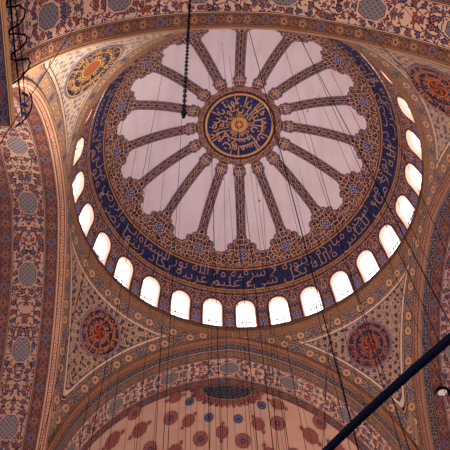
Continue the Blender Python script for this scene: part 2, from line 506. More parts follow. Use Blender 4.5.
bandb = MB().quad_grid(*sphere_patch(-180, 180, 18.9, 29.75, 361, 10, R - .01), flip=True).build('inscription_band', mBlue, dome)
tag(bandb, 'deep blue band with golden Arabic calligraphy')

def bend_dome(text, az0, az1, el0, h, r, xs=None):
    v, f = text2d(text); L = v[:, 0].max()
    out = [S(az0 + (az1 - az0) * x / L, el0 + deg(y * h / R), r) for x, y in v]
    return out, f
full = NUR.split(' ')
half = len(full) // 2
tm = MB()
for words, e0 in ((full[:half], 25.0), (full[half:], 20.9)):
    vs, f = bend_dome(shape(' '.join(words)), -8, 350, e0, 1.42, R - .045)
    tm.poly(vs, f)
tm.build('calligraphy', mGold, bandb, smooth=False)

# central medallion: a disc on the dome's crown
def dring(r0, r1, dz, m, name, parent, n=96, prof=None):
    mb = MB(); P = []; UV = []
    for j, r in enumerate(np.linspace(r0, r1, 6)):
        el = 90 - deg(r / R); row = []; uv = []
        bump = (prof or 0) * sin(pi * j / 5)
        for i in range(n + 1):
            t = 360 * i / n; row.append(S(t, el, R - dz - bump)); uv.append((r * sin(rad(t)), r * cos(rad(t))))
        P.append(row); UV.append(uv)
    return mb.quad_grid(P, UV).build(name, m, parent)
med = empty('calligraphy_medallion', (0, 0, R + Z0 - .05))
tag(med, 'large round navy medallion with gold calligraphy and rim at the crown of the central dome', 'medallion')
def m_medal(T):
    u, v = T.uv(); r = T.hyp(u, v)
    n = T.noise(T.xyz(u, v, 0), 2.0, 2)
    e = T.vor(T.xyz(u + (n - .5) * .7, v + (n - .5) * .7), 2.6, 'DISTANCE_TO_EDGE', .9)['Distance']
    c = T.mix(e < .03, '#1b2254', '#45467c')
    return T.mix(r < .78, c, '#4a2630')
mMedal = mat('medallion navy ground', m_medal, dirt=.1)
dring(0.01, 2.85, .03, mMedal, 'disc', med)
dring(2.66, 2.84, .05, mGold2, 'gilded_rim', med, prof=.06)
dring(2.86, 3.02, .04, flat('dark rim paint', '#4a1a24', dirt=.1), 'outer_rim', med, prof=.02)  # dark maroon ring outside the gilded rim
bo = dring(.34, .62, .06, mGold2, 'boss_ring', med, prof=.05)
def m_boss(T):
    u, v = T.uv(); r = T.hyp(u, v); an = T.atan2(v, u)
    c = T.mix((an * 8.0).cos() > .2, '#8a3a26', '#d8a060')
    c = T.mix(r < .13, c, '#e0a860'); return T.mix(r > .3, c, '#3a1a20')
dring(0.005, .35, .10, mat('boss paint', m_boss, dirt=.1), 'centre_boss', med)
dring(.64, .70, .05, mGold2, 'inner_rim', med, prof=.02)
# lettering round the medallion, letters standing on inner circles
mt = MB()
words = FATIR.split(' ')
def ring_text(mb, ws, rb, h, a0, a1, P_of, inward=False):
    v, f = text2d(shape(' '.join(ws))); L = v[:, 0].max(); vs = []
    for x, y in v:
        t = a0 + (a1 - a0) * x / L; rr = rb - y * h if inward else rb + y * h
        vs.append(P_of(rr * sin(rad(t)), rr * cos(rad(t))))
    mb.poly(vs, f)
def crown(x, y):
    r = hypot(x, y); t = deg(atan2(x, y)); return S(t, 90 - deg(r / R), R - .07)
TOFF = .012
ring_text(mt, words[:7], 1.86, 1.05, -175, 175, crown)
ring_text(mt, words[7:12], 1.26, .95, -120, 230, crown)
ring_text(mt, words[12:], .78, .8, -60, 290, crown)
TOFF = -.014
mt.build('calligraphy', mGold3, med, smooth=False)

# ------------------------------------------------------------------ drum with windows
NW = 28; PW = 360 / NW; HW = .74; TOPE = 2.92    # half width and height of a window on the drum (m)
def win_outline(n=14):
    pts = [(-HW, 0.0)]
    hs = TOPE - HW
    pts += [(-HW, hs * i / 4) for i in range(1, 4)]
    pts += [(-HW * cos(pi * i / n), hs + HW * sin(pi * i / n)) for i in range(n + 1)]
    pts += [(HW, hs * i / 4) for i in range(3, -1, -1)]
    return pts
WO = win_outline(); HB = rad(PW / 2) * R; HT = rad(19.0) * R
def outer_pt(p):
    x, y = p
    # ray from the window's axis foot to the bay's rectangle
    cx, cy = 0, min(y, 1.9) if abs(x) > .73 else 1.6
    dx, dy = x - cx, y - cy
    if y <= 1e-6: return (HB * (1 if x > 0 else -1), 0)
    s = min([v for v in ((HB / abs(dx)) if abs(dx) > 1e-6 else 99, ((HT - cy) / dy) if dy > 1e-6 else 99)])
    return (dx * s, cy + dy * s)
def dr(azc, x, y, r=R): return S(azc + deg(x / R), deg(y / R), r)   # drum mapped by arc length at its foot
P = []; mb = MB()
OUT = [outer_pt(p) for p in WO]
i_l = min(range(len(OUT)), key=lambda i: hypot(OUT[i][0] + HB, OUT[i][1] - HT)); OUT[i_l] = (-HB, HT)
i_r = min(range(len(OUT)), key=lambda i: hypot(OUT[i][0] - HB, OUT[i][1] - HT)); OUT[i_r] = (HB, HT)
for k in range(NW):
    ac = PH + PW * k
    G = []; U = []; E = []
    for t in (0, .08, .2, .4, .6, .8, 1.0):
        row = []; uv = []; ee = []
        for a, b in zip(WO, OUT):
            x, y = a[0] + (b[0] - a[0]) * t, a[1] + (b[1] - a[1]) * t
            row.append(dr(ac, x, y)); uv.append((x, y)); ee.append((hypot(x - a[0], y - a[1]), 0))
        G.append(row); U.append(uv); E.append(ee)
    mb.quad_grid(G, U, E)
mb.build('window_drum', mDrum, dome)
def m_glass():
    m = bpy.data.materials.new('frosted window glass'); m.use_nodes = True; nt = m.node_tree; nt.nodes.clear()
    o = nt.nodes.new('ShaderNodeOutputMaterial'); tr = nt.nodes.new('ShaderNodeBsdfTranslucent'); tp = nt.nodes.new('ShaderNodeBsdfTransparent'); mx = nt.nodes.new('ShaderNodeMixShader')
    tr.inputs[0].default_value = (.95, .93, .96, 1); mx.inputs[0].default_value = .75
    nt.links.new(tp.outputs[0], mx.inputs[1]); nt.links.new(tr.outputs[0], mx.inputs[2]); nt.links.new(mx.outputs[0], o.inputs[0]); return m
mGlass = m_glass()
DEPTH = .42
def window(k, m_first=None):
    ac = PH + PW * k
    base = np.array(dr(ac, 0, 0, R + .4))
    e = bpy.data.objects.new('window_%d' % (k + 1), None); C.objects.link(e); e.empty_display_size = .3
    e.location = base; e.rotation_euler = (0, 0, -rad(ac)); e['kind'] = 'structure'
    return e
# prototype in local axes: y outward, x to the right, z up, made for azimuth 0
def loc(x, y, r): 
    p = S(deg(x / R), deg(y / R), r); b = dr(0, 0, 0, R + .4)
    return (p[0] - b[0], p[1] - b[1], p[2] - b[2])
fr = MB(); G = []; U = []
for r, sc in ((R - .01, 1.0), (R + .12, .98), (R + .25, .96), (R + DEPTH, .95)):
    G.append([loc(x * sc, y if y > 0 else 0, r) if True else 0 for x, y in WO]); U.append([(i * .2, r) for i in range(len(WO))])
fr.quad_grid(G, U)
sill = [[loc(x, 0, r) for x in np.linspace(-HW, HW, 5)] for r in (R - .01, R + DEPTH)]
fr.quad_grid(sill, [[(i, j) for i in range(5)] for j in range(2)])
gl = MB(); c0 = loc(0, 1.3, R + .36); vs = [c0] + [loc(x * .96, y, R + .36) for x, y in WO]
gl.poly(vs, [(0, i, i + 1) for i in range(1, len(WO))] + [(0, len(WO), 1)])
gr = MB()
for x in (-.24, .24): gr.tube([loc(x, y, R + .30) for y in (0, 1.2, 2.6)], .04, 5)
for y in (.28, .95): gr.tube([loc(x, y, R + .30) for x in (-.68, 0, .68)], .05, 5)
protos = []
for nm, b_, m_ in (('window_frame', fr, mReveal), ('pane', gl, mGlass), ('grille', gr, mGrille)):
    me = bpy.data.meshes.new(nm); me.from_pydata([tuple(p) for p in b_.v], [], b_.f)
    l = me.uv_layers.new(name='UVMap'); l.data.foreach_set('uv', np.array(b_.uv, 'f').ravel())
    me.materials.append(m_); me.polygons.foreach_set('use_smooth', [True] * len(me.polygons)); protos.append((nm, me))
for k in range(NW):
    e = window(k)
    for nm, me in protos:
        o = bpy.data.objects.new(nm, me); C.objects.link(o); o.parent = e

# ------------------------------------------------------------------ ring cornice
def revolve(prof, n=180, name='', m=None, parent=None):
    G = []; U = []; L = 0
    for i, (r, z) in enumerate(prof):
        if i: L += hypot(r - prof[i - 1][0], z - prof[i - 1][1])
        G.append([(r * sin(2 * pi * j / n), r * cos(2 * pi * j / n), z + Z0) for j in range(n + 1)])
        U.append([(2 * pi * j / n * R, L) for j in range(n + 1)])
    return MB().quad_grid(G, U).build(name, m, parent)
RT, ZT = 11.52, -.62
cor = revolve([(R + .02, .0), (R - .12, .03), (R - .17, -.03), (R - .17, -.1), (R - .06, -.13), (R - .06, -.22), (R - .13, -.25), (R - .15, -.36), (R - .05, -.40), (R - .02, -.5), (RT + .02, ZT - .02)], name='trim_1', m=mCornice)
tag(cor, 'painted round cornice at the foot of the dome windows', 'cornice', kind='structure')

# ------------------------------------------------------------------ arches
SL = RHO * A0
LAY = {'near': [('rosette_border', mRedBright, .66), ('floral_panel', mFloral['near'], 2.05), ('outer_border', mRed, .78)],
       'left': [('rosette_border', mRed, .78), ('floral_panel', mFloral['left'], 2.05), ('outer_border', mRed, .78)],
       'far': [('blossom_border', mBlueFlower, .70), ('scroll_border', mBrown, .72), ('floral_panel', mFloral['far'], 2.05), ('outer_border', mRed, .78)],
       'right': [('blossom_border', mBlueFlower, .5), ('rosette_border', mRed, .78), ('floral_panel', mFloral['right'], 2.05), ('outer_border', mRed, .78)]}
ROLL = {'near': .16, 'left': .45, 'far': .24, 'right': .45}
LBL = {'near': 'nearest great arch, crossing the top of the picture with a scrolled rosette border',
       'left': 'great arch on the left with a broad floral soffit between red borders',
       'far': 'far great arch framing the medallioned half dome',
       'right': 'great arch at the right edge with blue blossom and red rosette borders'}
def sweep(k, sec, s0=-20.2, s1=20.2, ns=150):
    """sec: list of (w, n, v): distance out from the square's edge, lift away from the opening, v coordinate"""
    G = []; U = []
    for s in np.linspace(s0, s1, ns):
        row = []; uv = []
        for w, n, v in sec:
            h, z = arch_pt_n(s, k, n)
            x, y = side(k, h, w); row.append((x, y, z)); uv.append((s + 50, v))
        G.append(row); U.append(uv)
    return G, U
for k in ('near', 'left', 'far', 'right'):
    b = side(k, 0, D + 2); root = empty('arch', (b[0], b[1], Z0 - 20)); tag(root, LBL[k], 'arch')
    w0 = D - .03; rw = ROLL[k]
    sec = [(w0 + .02, .34, 0), (w0 - .07, .30, .1), (w0 - .10, .22, .2), (w0 - .05, .13, .32), (w0 - .02, .12, .36), (w0 - .05, .04, .45), (w0, -.03, .55), (w0 + .1, -.05, .65), (w0 + rw * .5, -.03, .8), (w0 + rw, 0.0, 1.0)]
    MB().quad_grid(*sweep(k, sec)).build('edge_moulding', mRoll[k], root)
    w = w0 + rw
    for nm, m_, wd in LAY[k]:
        sec = [(w, 0.0, 0.0), (w + .03, -.015, .03)] + [(w + wd * t, -.015, wd * t) for t in (.25, .5, .75)] + [(w + wd - .03, -.015, wd - .03), (w + wd, 0, wd)]
        MB().quad_grid(*sweep(k, sec)).build(nm, m_, root)
        w += wd
    if w < D + 4.5:
        sec = [(w, 0, 0), (D + 4.5, 0, D + 4.5 - w)]
        MB().quad_grid(*sweep(k, sec)).build('outer_soffit', mRoll[k], root)

# ------------------------------------------------------------------ pendentives
def pend_corner(sx, sy, t_phi, tv):
    pass
ARCS = {k: np.array([(*side(k, arch_pt_n(s, k, .33)[0], D), arch_pt_n(s, k, .33)[1]) for s in np.linspace(-20, 20, 1201)]) for k in ZC}
SARC = np.linspace(-20, 20, 1201)
SP = 26.0
def pend_point(az, t):
    """az degrees, t 0 at the arch edge .. 1 at the ring"""
    a = rad(az); sx, sy = sin(a), cos(a)
    # foot: where the direction meets the square
    if abs(sy) >= abs(sx): k = 'far' if sy > 0 else 'near'; h = D * sx / abs(sy)
    else: k = 'right' if sx > 0 else 'left'; h = D * sy / abs(sx)
    ho = min(abs(h), RHO + .33 - EE - .001)
    th = acos(min(1, (ho + EE) / (RHO + .33))); zb = ZC[k] + (RHO + .33) * sin(th)
    rb = hypot(D, abs(h))
    if abs(h) > RHO + .33 - EE - .001: zb = ZC[k] - (abs(h) - (RHO + .33 - EE)) * 2
    L = hypot(rb - RT, ZT - zb); nx, nz = (ZT - zb) / L, (rb - RT) / L
    sag = L * L * t * (1 - t) / (2 * SP)
    r = rb + (RT - rb) * t + nx * sag; z = zb + (ZT - zb) * t + nz * sag
    return (r * sx, r * sy, z + Z0)
CORN = {'far left': (-45, 'far', 'left'), 'far right': (45, 'far', 'right'), 'near left': (-135, 'near', 'left'), 'near right': (135, 'near', 'right')}
PLB = {'far left': 'pendentive at the lower left, dark blossoms round an orange and navy roundel',
       'far right': 'pendentive at the lower right, dark blossoms round a dim rust and navy roundel',
       'near left': 'brightly lit pale pendentive at the upper left with a golden roundel',
       'near right': 'pendentive at the upper right corner with a rust roundel cut by the frame'}
def ray_pend(az_c, u, v): pass
def m_roundel(T, gold, centre='#5a1f22'):
    u, v = T.uv(); r = T.hyp(u, v); an = T.atan2(v, u)
    n = T.noise(T.xyz(u, v, 0), 6.0, 2)
    c = T.mix(n > .54, '#1a1e3a', T.mix(.35, '#2c3054', gold))
    c = T.mix(r < .42, c, centre)
    c = T.mix(((an * 5.0 + r * 14.0).sin() > .3) & (r < .36), c, '#b8542f')
    return T.mix(r > 1.38, c, '#7a7488')
ROUND = {}
for nm, (azc, ka, kb) in CORN.items():
    azs = np.linspace(azc - 45, azc + 45, 61); ts = np.linspace(0, 1, 31)
    G = np.array([[pend_point(a if abs(a - azc) < 44.99 else azc + (a - azc) * .9999, t) for a in azs] for t in ts])
    A = G.reshape(-1, 3)
    pa = np.concatenate([ARCS[ka], ARCS[kb]]); sa = np.concatenate([SARC, SARC + 47.5])
    dist = np.sqrt(((A[:, None, :] - pa[None]) ** 2).sum(-1)); ia = dist.argmin(1)
    da = dist[np.arange(len(A)), ia]; ss = sa[ia]
    rr = np.hypot(A[:, 0], A[:, 1]); dr_ = np.hypot(rr - RT, A[:, 2] - Z0 - ZT)
    az = np.degrees(np.arctan2(A[:, 0], A[:, 1]))
    az = np.where(az < azc - 90, az + 360, az); az = np.where(az > azc + 90, az - 360, az)
    UV = np.stack([ss + 50, np.radians(az) * R + 60], -1).reshape(*G.shape[:2], 2); E = np.stack([da, dr_], -1).reshape(*G.shape[:2], 2)
    root = empty('pendentive', (cos(rad(90 - azc)) * 15, sin(rad(90 - azc)) * 15, Z0 - 15)); tag(root, PLB[nm], 'pendentive')
    MB().quad_grid(G, UV, E).build('painted_vault', mPend[nm], root)
    # roundel
    ROUND[nm] = root
def add_roundel(nm, P, gold, letter, rad_=1.72):
    from mathutils.bvhtree import BVHTree
    from mathutils import Vector
    root = ROUND[nm]; vault = [c for c in root.children if c.name.startswith('painted_vault')][0]
    off = W[vault.name]
    tree = BVHTree.FromPolygons([tuple(np.array(v.co) + off) for v in vault.data.vertices], [tuple(p.vertices) for p in vault.data.polygons])
    c = Vector(P); hit = tree.find_nearest(c); c = np.array(hit[0]); nn = np.array(hit[1])
    if nn[:2] @ c[:2] > 0: nn = -nn
    up = np.array((0, 0, 1.0)); up -= nn * (up @ nn); up /= np.linalg.norm(up); rt = np.cross(up, nn)
    def q(x, y, d):
        s = rad_ / 1.45; o = Vector(c + rt * x * s + up * y * s + nn * 2.0)
        h = tree.ray_cast(o, Vector(-nn)); b = np.array(h[0]) if h[0] is not None else np.array(o) - nn * 2
        return b + nn * (d + .05)
    n = 72; mb = MB(); G = []; U = []
    for r_ in (.001, .3, .6, .9, 1.2, 1.45): G.append([q(r_ * cos(t), r_ * sin(t), 0) for t in np.linspace(0, 2 * pi, n + 1)]); U.append([(r_ * cos(t), r_ * sin(t)) for t in np.linspace(0, 2 * pi, n + 1)])
    G.append([q(1.46 * cos(t), 1.46 * sin(t), -.1) for t in np.linspace(0, 2 * pi, n + 1)]); U.append(U[-1])
    dsc = mb.quad_grid(G, U).build('calligraphy_roundel', mat('roundel paint ' + nm, lambda T: m_roundel(T, gold, '#9a5a30' if nm == 'near left' else '#5a1f22'), dirt=.15), root, smooth=False)
    mt = MB()
    for r0, w in ((1.33, .025), (.93, .02), (.45, .03)):
        mt.quad_grid([[q(r_ * cos(t), r_ * sin(t), .012) for t in np.linspace(0, 2 * pi, 61)] for r_ in (r0 - w, r0 + w)], [[(0, 0)] * 61] * 2)
    def pq(x, y): return q(x, y, .015)
    global TOFF
    TOFF = .028; wd = FATIR.split(' ')
    ring_text(mt, wd[:9], .98, .42, -178, 178, pq)
    ring_text(mt, wd[9:16], .54, .42, -178, 178, pq); TOFF = -.014
    mt.build('calligraphy', letter, dsc, smooth=False)
LET_LIT = flat('lit orange lettering', '#dca95e', rough=.5, dirt=.15); LET_O = flat('orange lettering', '#c87a42', dirt=.2)  # first is the orange lettering with bright light put into its colour
add_roundel('far left', (-9.5, 9.5, Z0 - 3.75), '#8e4f34', LET_O)
add_roundel('far right', (9.45, 9.5, Z0 - 3.7), '#7e4034', flat('rust lettering', '#a9623f', dirt=.25))
add_roundel('near left', (-9.75, -9.0, Z0 - 3.6), '#c8863f', LET_LIT, 2.05)  # same kind of roundel, its golden tone is painted-in light
add_roundel('near right', (9.4, -9.35, Z0 - 3.6), '#9a5034', flat('copper lettering', '#c47a48', dirt=.25), 2.0)

# ------------------------------------------------------------------ half domes behind the arches
YS = D + 4.5
def semi_pt(az, L, off=0.0, k='far'):
    """az from the outward direction (degrees), L arc length from the apex"""
    a = A0 - L / RHO; h = (RHO - off) * cos(a) - EE; z = ZC[k] + (RHO - off) * sin(a)
    if h < 0: h = 0
    t, o = h * sin(rad(az)), YS + h * cos(rad(az))
    x, y = side(k, t, o); return (x, y, z + Z0)
SD = {}
for k, lb in (('far', 'half dome behind the far arch, tan plaster scattered with red and blue medallions'), ('left', 'plain half dome hidden beyond the left arch'),
              ('right', 'plain half dome hidden beyond the right arch'), ('near', 'plain half dome overhead behind the viewer')):
    if k == 'far':
        b = side(k, 0, YS + 6); root = empty('half_dome', (b[0], b[1], Z0 - 14)); tag(root, lb, 'half dome'); SD[k] = root; nm = 'dome_shell'
    G = [[semi_pt(a, L, -.02, k) for a in np.linspace(-90, 90, 73)] for L in np.linspace(0.0, SL, 40)]
    U = [[(a, L) for a in np.linspace(-90, 90, 73)] for L in np.linspace(0.0, SL, 40)]
    ob = MB().quad_grid(G, U).build('dome_shell' if k == 'far' else 'ceiling', mSemi, SD.get(k))
    if k != 'far': tag(ob, lb, 'ceiling', kind='structure')

def sector_disc(mb, fn, n, uvscale=1.0):
    """fn(i)->(dx tangential, dy radial)"""
def painted(name, az, L, outline, m, root, off=.05):
    """flat painted plaque lying on the far half dome, its outline in metres (x round, y outward)"""
    a = A0 - L / RHO; h = max(.6, RHO * cos(a) - EE)
    mb = MB(); vs = []; uv = []
    c = np.array(semi_pt(az, L, off)); ex = np.array(semi_pt(az + 1, L, off)) - np.array(semi_pt(az - 1, L, off)); ex /= np.linalg.norm(ex)
    ey = np.array(semi_pt(az, L + .3, off)) - np.array(semi_pt(az, L - .3, off)); ey /= np.linalg.norm(ey)
    def q(x, y):
        p = c + ex * x + ey * y
        return p
    vs = [q(0, 0)] + [q(x, y) for x, y in outline]; uv = [(0, 0)] + list(outline); n = len(outline)
    mb.poly(vs, [(0, 1 + (i + 1) % n, 1 + i) for i in range(n)], uv)
    return mb.build(name, m, root, smooth=False)
def polar(fr, n=64): return [(fr(2 * pi * i / n) * cos(2 * pi * i / n), fr(2 * pi * i / n) * sin(2 * pi * i / n)) for i in range(n)]
def m_red(T):
    u, v = T.uv(); r = T.hyp(u, v); an = T.atan2(v, u)
    e = T.vor(T.xyz(u, v), 8.0, 'DISTANCE_TO_EDGE', .7)['Distance']
    c = T.mix(e < .09, '#6e2e34', '#a87058')
    c = T.mix(((an * 8.0).cos() * .03 + .43 - r).abs() < .02, c, '#a06a55')
    c = T.mix(r < (an * 6.0).cos() * .04 + .21, c, '#353457')
    return T.mix(r < .06, c, '#a06a55')
def m_blu(T):
    u, v = T.uv(); r = T.hyp(u, v); an = T.atan2(v, u)
    c = T.mix((r - .22).abs() < .02, '#464760', '#6f6575')
    return T.mix(r < (an * 6.0).cos() * .03 + .1, c, '#2c2c48')
def m_fin(T):
    u, v = T.uv()
    e = T.vor(T.xyz(u, v), 6.5, 'DISTANCE_TO_EDGE', .6)['Distance']
    c = T.mix(e < .11, '#6e2c32', '#a5694f')
    f = T.vor(T.xyz(u, v), 6.5, 'F1', .6)['Distance']; return T.mix(f < .12, c, '#8a4a42')
mR, mBl, mF = mat('red medallion paint', m_red, dirt=.1), mat('blue medallion paint', m_blu, dirt=.1), mat('finial medallion paint', m_fin, dirt=.1)
sr = SD['far']
DO = -1.0
sc8 = lambda R_, k, n: polar(lambda t: R_ * (1 + k * cos(n * t)), 72)
fin = lambda R_: polar(lambda t: max(R_ * (1 + .04 * cos(12 * t)), (R_ * 1.75 * max(0, 1 - abs(((t / pi - .5) % 1.0 + .5) % 1.0 - .5) * 1.0 * 12) if False else 0)), 72)
def finial(R_):
    pts = []
    for x, y in polar(lambda t: R_ * (1 + .05 * cos(10 * t)) * (1 + .12 * abs(sin(t))), 72): pts.append((x, y))
    return pts
def rosette(az, L, R_):
    o = painted('painted_rosette', az, L, finial(R_), mF, sr)
    for s in (-1, 1):
        dl = s * R_ * 1.48
        painted('finial', az, L + dl, [(x * .8, y) for x, y in polar(lambda t: R_ * .34 * (1 + .18 * cos(4 * t)), 32)], mF, o)
for a in (-67.5, -22.5, 22.5, 67.5): painted('blue_medallion', a + DO, 3.15, sc8(.38, .03, 8), mBl, sr)
for a in (-84, -44, 0, 44, 82): rosette(a + DO, 4.15, .50)
for a in (-62, -21, 21, 62): painted('red_medallion', a + DO, 5.0, sc8(.62, .02, 12), mR, sr)
for a in (-72, -36, 0, 38, 74): rosette(a + DO * 1, 6.75 if abs(a) < 50 else 7.5, .60)
for a in (-88, -54, -18, 18, 54, 60 + 28): painted('red_medallion', a + DO, 7.65 if abs(a) > 20 else 7.2, sc8(.62, .02, 12), mR, sr)
for a in (-80, -62, -44, -26, -9, 9, 26, 44, 62, 80): rosette(a + DO, 9.8, .65)
for a in (-71, -53, -35, -17, 0, 17, 35, 53, 71): painted('red_medallion', a + DO, 12.0, sc8(.7, .02, 12), mR, sr)
# apex medallion with a scalloped fringe
def m_apex(T):
    u, v = T.uv()          # degrees, arc length
    x, y = (u * .0175).sin() * v, (u * .0175).cos() * v
    e = T.vor(T.xyz(x, y), 3.6, 'DISTANCE_TO_EDGE', .9)['Distance']
    c = T.mix(e < .05, '#141a34', '#6c5e48')
    fr = T.vor(T.xyz(x, y), 5.0, 'DISTANCE_TO_EDGE', .7)['Distance']
    c = T.mix(v > 1.55, c, T.mix(fr < .1, '#5e2c30', '#9a6048'))
    return T.mix((v - 1.55).abs() < .04, c, '#8a6a48')
mApex = mat('apex medallion paint', m_apex, dirt=.1)
G = []; U = []
ell = lambda a: 1 / sqrt((cos(rad(a)) / .84) ** 2 + (sin(rad(a)) / 1.32) ** 2)
for L in (0.02, .4, .8, 1.2, 1.55, 1.8, 2.02):
    G.append([semi_pt(a, L * ell(a), .05) for a in np.linspace(-90, 90, 61)]); U.append([(a, L) for a in np.linspace(-90, 90, 61)])
azs = np.linspace(-90, 90, 241)
mb = MB().quad_grid(G, U)
G = [[semi_pt(a, L0 * ell(a) + (.36 * abs(sin(rad(a * 13))) ** .5 + .02 if t else 0), .05) for a in azs] for t, L0 in ((0, 1.95), (1, 1.98))]
mb.quad_grid(G, [[(a, 2.0) for a in azs]] * 2).build('apex_medallion', mApex, sr)
# border following the half dome's rim
for s_, a0, a1 in ((-1, -90, -85.5), (1, 85.5, 90)):
    G = [[semi_pt(a, L, .045) for a in np.linspace(a0, a1, 4)] for L in np.linspace(2.2, SL, 40)]
    U = [[(L, (a - a0) / 4.5 * .78) for a in np.linspace(a0, a1, 4)] for L in np.linspace(2.2, SL, 40)]

# ------------------------------------------------------------------ piers and their cornices
def m_pier(T):
    u, v = T.uv()
    c = band(T, u, .8, 1.0, '#2a1a2c', '#5a4450', '#6a3a34', v=(v / .8).fract() * .8)
    return c
mPier = mat('pier paint', m_pier, dirt=.25)
mLip = flat('ochre cornice lip', '#b98a5e', dirt=.3)
for sx, sy, lb in ((-1, 1, 'massive round pier under the far left corner'), (1, 1, 'massive round pier under the far right corner'),
                   (-1, -1, 'massive pier at the left edge, its dark painted cornice hiding the arch foot'), (1, -1, 'massive round pier under the near right corner')):
    cx, cy = sx * (D + 2.35), sy * (D + 2.35)
    root = empty('pier', (cx, cy, 0)); tag(root, lb, 'pier')
    G = []; U = []
    # square block with the painted underside, stepping in to a round shaft
    prof = [(3.10, -15.55, 0), (3.18, -15.8, 0), (3.14, -16.12, 0), (2.85, -15.7, 0), (2.6, -16.5, 1), (2.35, -17.6, 1), (2.25, -18.4, 1), (2.25, -40, 1)]
    def sq(t, r, f):
        c, s = cos(t), sin(t); m = max(abs(c), abs(s)); k = (1 / m) * (1 - f) + f
        return r * c * k, r * s * k
    def rings(pr):
        G = []; U = []; L = 0
        for i, (r, z, f) in enumerate(pr):
            if i: L += hypot(r - pr[i - 1][0], z - pr[i - 1][1])
            G.append([(cx + sq(t, r, f)[0], cy + sq(t, r, f)[1], z + Z0) for t in np.linspace(0, 2 * pi, 97)]); U.append([(t * r, L) for t in np.linspace(0, 2 * pi, 97)])
        return G, U
    lip = MB().quad_grid(*rings([(2.4, -15.5, 0)] + prof[:3])).build('cornice_lip', mLip, root, smooth=False)
    MB().quad_grid(*rings([(3.14, -16.12, 0), (2.95, -16.15, 0), (2.75, -16.8, .1), (2.6, -17.4, .4), (2.45, -18.0, .8), (2.35, -18.6, 1)])).build('corbelled_cornice', mPier, root)
    MB().quad_grid(*rings([(2.35, -18.6, 1), (2.3, -19, 1), (2.3, -40, 1)])).build('shaft', flat('pier marble', '#9a8478', dirt=.2), root)

# ------------------------------------------------------------------ iron railing on the near left cornice
XR = -10.9
rl = empty('railing', (XR, -12.6, Z0 - 15)); tag(rl, 'black wrought iron zigzag railing on the pier cornice at the upper left', 'railing')
MB().tube([(XR, -17.0, Z0 - 14.72), (XR, -14.2, Z0 - 14.68), (XR, -13.3, Z0 - 14.64), (XR, -11.85, Z0 - 14.4), (XR, -10.45, Z0 - 14.3)], .032).build('lower_rail', mIron, rl)
MB().tube([(XR, -17.0, Z0 - 14.12), (XR, -14.85, Z0 - 14.08), (XR, -14.2, Z0 - 13.95), (XR, -13.2, Z0 - 13.78), (XR, -12.2, Z0 - 13.6), (XR, -10.25, Z0 - 13.8)], .022).build('upper_rail', mIron, rl)
Zz = [(-17.0, -15.4), (-16.9, -12.8), (-16.2, -12.7), (-15.95, -13.2), (-14.98, -15.2), (-14.9, -15.4), (-14.5, -13.4), (-14.15, -12.62), (-13.95, -12.9), (-13.9, -13.6), (-14.05, -15.1), (-13.98, -15.35), (-13.75, -14.4), (-13.3, -12.95), (-13.12, -12.6), (-13.0, -12.9), (-13.05, -14.0), (-13.22, -15.1), (-13.04, -15.2), (-12.7, -14.2), (-12.3, -12.7), (-12.05, -12.4), (-11.9, -12.8), (-12.0, -14.3), (-12.15, -15.2)]
MB().tube([(XR, y, Z0 + z) for y, z in Zz], .034).build('scrollwork', mIron, rl)
MB().tube([(XR, y, Z0 + z) for y, z in ((-10.95, -12.9), (-10.7, -12.6), (-10.4, -12.5), (-10.2, -12.75), (-10.15, -13.4), (-10.3, -14.4), (-10.5, -15.3))], .034).build('end_scroll', mIron, rl)
for y, z in ((-11.2, -13.6), (-10.8, -13.7), (-10.45, -13.8)): MB().tube([(XR - .12, y, Z0 + z), (XR + .12, y + .12, Z0 + z)], .06, 6).build('rail_clip', mIron, rl)

